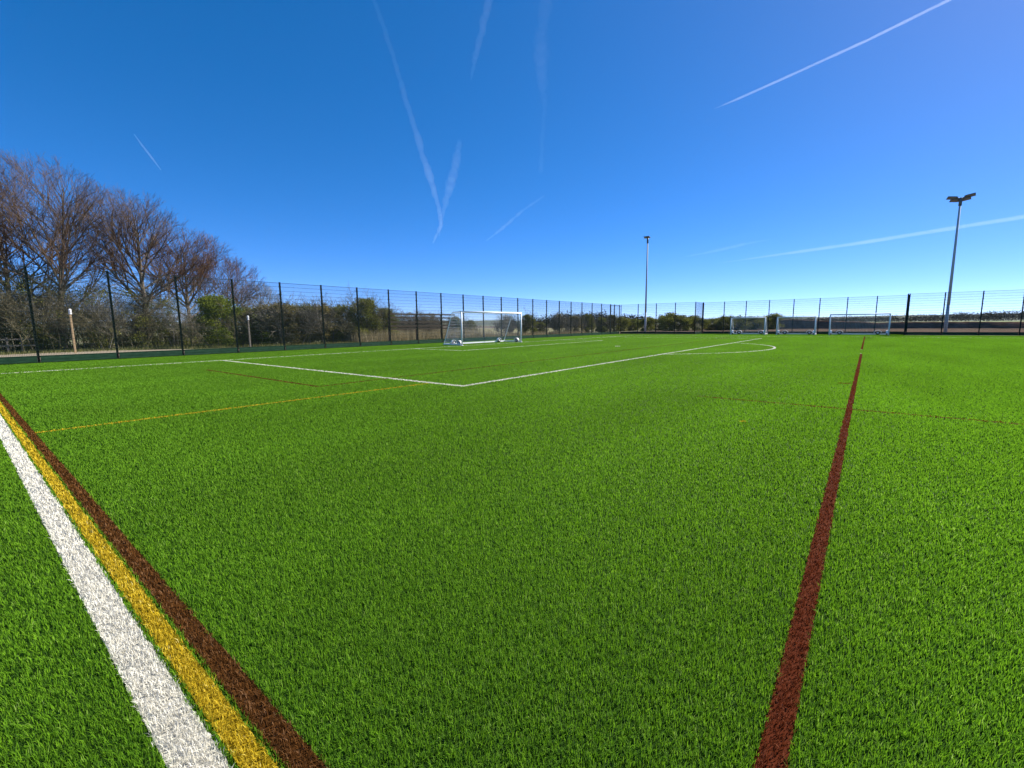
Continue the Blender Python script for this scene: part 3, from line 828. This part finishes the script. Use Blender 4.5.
# scrub beyond the far fence, x 620..760
def on_x(px, d1):
    d = view_dir(px, 330); t = d1*S/d.x
    return Vector((d1*S, d.y*t, 0))
SC = [shrub_meshes(4.8, 3.6, 2.7, 111, 7500, .085, 'leaf_olive', 'twig_olive', 12, .0, 40, .7),
      shrub_meshes(4.4, 3.4, 2.4, 113, 6500, .085, 'leaf_dark', 'twig_olive', 12, .0, 36, .7)]
fl = [(622, 60, 0, 1.0, 'olive scrub bush just right of the corner'), (634, 63, 1, 1.0, 'dark scrub bush left of the left mast'), (646, 59, 0, .95, 'olive scrub bush behind the left mast'), (657, 62, 1, .95, 'dark scrub bush right of the left mast'),
 (669, 57, 0, 1.18, 'biggest rounded olive scrub bush beyond the far fence'), (682, 58, 0, 1.02, 'rounded olive scrub bush left of the recess'), (695, 60, 0, 1.0, 'scrub bush behind the recess return'),
 (714, 63, 1, .95, 'brown scrub bush behind the left end of the recess'), (725, 62, 1, 1.1, 'dark scrub bush behind the left post of the leftmost parked goal'), (738, 64, 1, 1.08, 'dark scrub bush above the crossbar of the leftmost parked goal'),
 (753, 66, 1, 1.05, 'dark scrub bush behind the right half of the leftmost parked goal'), (772, 70, 0, 1.1, 'low olive scrub bush in the gap between the two narrow goals')]
for i, (px, d1, k, sc, lb) in enumerate(fl):
    shrub('scrub_bush', on_x(px, d1), SC[k], lb, 'bush', 'scrub bushes beyond the far fence', i*.8, sc)

# ------------------------------------------------------------------ weeds and dry grass behind the left fence
def tufts(name, boxes, n, h, wdt, mat, label, cat, seed):
    r = np.random.default_rng(seed)
    Vs, rs = [], []
    areas = np.array([(b[1]-b[0])*(b[3]-b[2]) for b in boxes]); cnt = (n*areas/areas.sum()).astype(int)
    for b, c in zip(boxes, cnt):
        x = r.uniform(b[0], b[1], c); y = r.uniform(b[2], b[3], c)
        keep = np.array([mnoise.noise((xx*.5, yy*.5, seed)) > -.25+.5*(r.random()-.5) for xx, yy in zip(x, y)])
        x, y = x[keep], y[keep]; c = len(x)
        hh = h*r.uniform(.4, 1.2, c)*b[4]; a = r.uniform(0, 2*PI, c); ln_ = r.uniform(0, .35, c)*hh; la = r.uniform(0, 2*PI, c)
        wv = np.stack([np.cos(a), np.sin(a)], 1)*wdt*.5
        V = np.zeros((c, 3, 3)); P = np.stack([x, y], 1)
        V[:, 0, :2] = P-wv; V[:, 1, :2] = P+wv; V[:, 2, :2] = P+np.stack([np.cos(la), np.sin(la)], 1)*ln_[:, None]; V[:, 2, 2] = hh
        Vs.append(V.reshape(-1, 3)); rs.append(np.repeat(r.random(c), 3))
    V = np.concatenate(Vs); me = np_mesh(name, V, None, np.arange(len(V)).reshape(-1, 3), {'rnd': np.concatenate(rs)})
    return tag(link_mesh(name, me, mat), label, cat, kind='stuff')
tufts('weeds', [(-8*S, 6*S, 26.6*S, 31*S, .8), (6*S, 10*S, 25.5*S, 31*S, 1.0), (10*S, 44*S, 21.8*S, 27*S, 1.0), (-8*S, 20*S, 31*S, 40*S, .9)], 60000, .24, .03, MAT['weed'], 'patchy green and straw weeds at the foot of the hedge', 'weeds', 3)
tufts('dry_grass', [(15.5*S, 28*S, 23.6*S, 27.4*S, 1.0), (28*S, 42*S, 23*S, 25*S, .5)], 22000, 1.15, .03, MAT['dry_grass'], 'tall straw coloured dry grass behind the fence left of the large goal', 'dry grass', 5)

# ------------------------------------------------------------------ distant woods
def wood(name, pts, n, size, label):
    """pts: (x, y, height, width) blobs"""
    cl = []
    rd = random.Random(5)
    for (x, y, h, wd) in pts:
        for k in range(3):
            cl.append(((x+rd.gauss(0, wd*.3), y+rd.gauss(0, wd*.3), h*rd.uniform(.3, .62)), (wd*.55, wd*.55, h*.42)))
    V, q, r = leaf_cloud(cl, n, size, 9)
    me = np_mesh(name, V, q, None, {'rnd': r})
    return tag(link_mesh(name, me, MAT['leaf_far']), label, 'woodland', kind='stuff')
rd = random.Random(2)
far = []
for i in range(120):
    px = 690+i*3.4; d = view_dir(px, 320); d.z = 0; d.normalize(); R_ = 560+rd.uniform(-25, 25)
    h = (8.0 if px < 800 else 7.2+2.8*max(0, (px-880)/150))*rd.uniform(.92, 1.06)
    far.append((d.x*R_, d.y*R_, h, 12))
wood('far_treeline', far, 40000, .42, 'dark distant treeline along the horizon beyond the green field')
near = []
for i in range(34):
    px = 536+i*3.3; d = view_dir(px, 320); d.z = 0; d.normalize(); R_ = 190+rd.uniform(-8, 8)
    near.append((d.x*R_, d.y*R_, (6.6 if px < 606 else 5.4)*rd.uniform(.85, 1.1)*(1 if px > 548 else .7), 4.5))
wood('distant_wood', near, 14000, .3, 'dark wood on the skyline behind the far left corner')

# ------------------------------------------------------------------ contrails: thin cloud volumes six kilometres up
ZC = 6000.0
def sky_pt(px, py):
    d = view_dir(px, py); t = (ZC-S)/d.z
    return Vector((0, 0, S))+d*t, t
def contrail(pts, tau, label, fuzz=.0):
    """pts: (px, py, width px); survey points lifted to flight altitude"""
    P, Rd = [], []
    for (x, y, wpx) in pts:
        p, t = sky_pt(x, y); P.append(p); Rd.append(max(8.0, wpx*.5*t/FOC))
    mp, mr_ = [], []
    r = random.Random(int(pts[0][0]*7))
    for i in range(len(P)-1):
        for k in range(10):
            t = k/10
            rr = Rd[i]*(1-t)+Rd[i+1]*t
            mp.append(P[i].lerp(P[i+1], t)+Vector((r.gauss(0, 1), r.gauss(0, 1), r.gauss(0, .5)))*rr*fuzz)
            mr_.append(rr*(1+r.gauss(0, 1)*fuzz*1.2))
    mp.append(P[-1]); mr_.append(Rd[-1])
    mb = MB(); mb.tube(mp, [abs(q)+1 for q in mr_], 10)
    n = len(mb.v); mb.f.append(tuple(range(9, -1, -1))); mb.f.append(tuple(range(n-10, n)))
    m = bpy.data.materials.new('contrail_ice'); m.use_nodes = True; nt = m.node_tree.nodes; ln = m.node_tree.links
    nt.remove(nt['Principled BSDF'])
    v = nt.new('ShaderNodeVolumePrincipled'); v.inputs['Color'].default_value = (1, 1, 1, 1); v.inputs['Anisotropy'].default_value = .55
    v.inputs['Density'].default_value = tau/(2*max(Rd))
    ln.new(v.outputs['Volume'], nt['Material Output'].inputs['Volume'])
    o = mb.build('contrail', m, None, True)
    return tag(o, label, 'contrail', 'contrails across the sky')
contrail([(372, -6, 5), (383, 25, 5), (395, 62, 5), (406, 100, 5.5), (418, 140, 7), (430, 178, 7), (439, 208, 5), (441, 225, 4), (433, 243, 2)], .026, 'long bent contrail falling from the top edge to the left of centre', .12)
contrail([(491, -6, 8), (484, 22, 8), (476, 55, 6), (471, 80, 2)], .016, 'short fuzzy contrail at the top edge, right of the long bent one', .12)
contrail([(460, 140, 5), (455, 165, 9), (449, 190, 8), (443, 212, 4), (439, 236, 2)], .018, 'faint lower contrail meeting the long bent one at its foot', .15)
contrail([(548, -6, 12), (540, 40, 14), (541, 75, 12), (545, 105, 5), (542, 140, 4), (541, 172, 5)], .007, 'broad faint contrail at the top edge right of centre', .15)
contrail([(544, 196, 1.5), (522, 211, 3), (503, 228, 3), (486, 241, 1)], .020, 'faint short slanting contrail above the big goal', .1)
contrail([(714, 109, .4), (740, 98, 2.4), (800, 71, 2.5), (870, 39, 2.8), (955, -3, 3.0)], .075, 'crisp white contrail running off the top right corner', .04)
contrail([(716, 263.5, .3), (790, 253, 3), (860, 243, 4), (935, 231, 4.0), (1060, 211, 4.4)], .075, 'bright contrail crossing behind the head of the right mast', .04)
contrail([(684, 257, 1), (715, 251, 3), (745, 244, 3), (772, 239, 1)], .022, 'faint short contrail low in the sky between the two masts', .1)
contrail([(134, 134, 1), (142, 145, 2), (152, 158, 2), (161, 170, 1)], .06, 'tiny isolated contrail above the bare trees', .05)

# ------------------------------------------------------------------ air
HAZE = 5e-5
if HAZE:
    mb = MB(); mb.box((0, 0, 28), (10400, 10400, 76))
    m = bpy.data.materials.new('air'); m.use_nodes = True; nt = m.node_tree.nodes; ln = m.node_tree.links
    nt.remove(nt['Principled BSDF'])
    v = nt.new('ShaderNodeVolumePrincipled'); v.inputs['Color'].default_value = (.80, .88, 1, 1); v.inputs['Density'].default_value = HAZE; v.inputs['Anisotropy'].default_value = 0
    ln.new(v.outputs['Volume'], nt['Material Output'].inputs['Volume'])
    tag(mb.build('haze', m), kind='stuff')
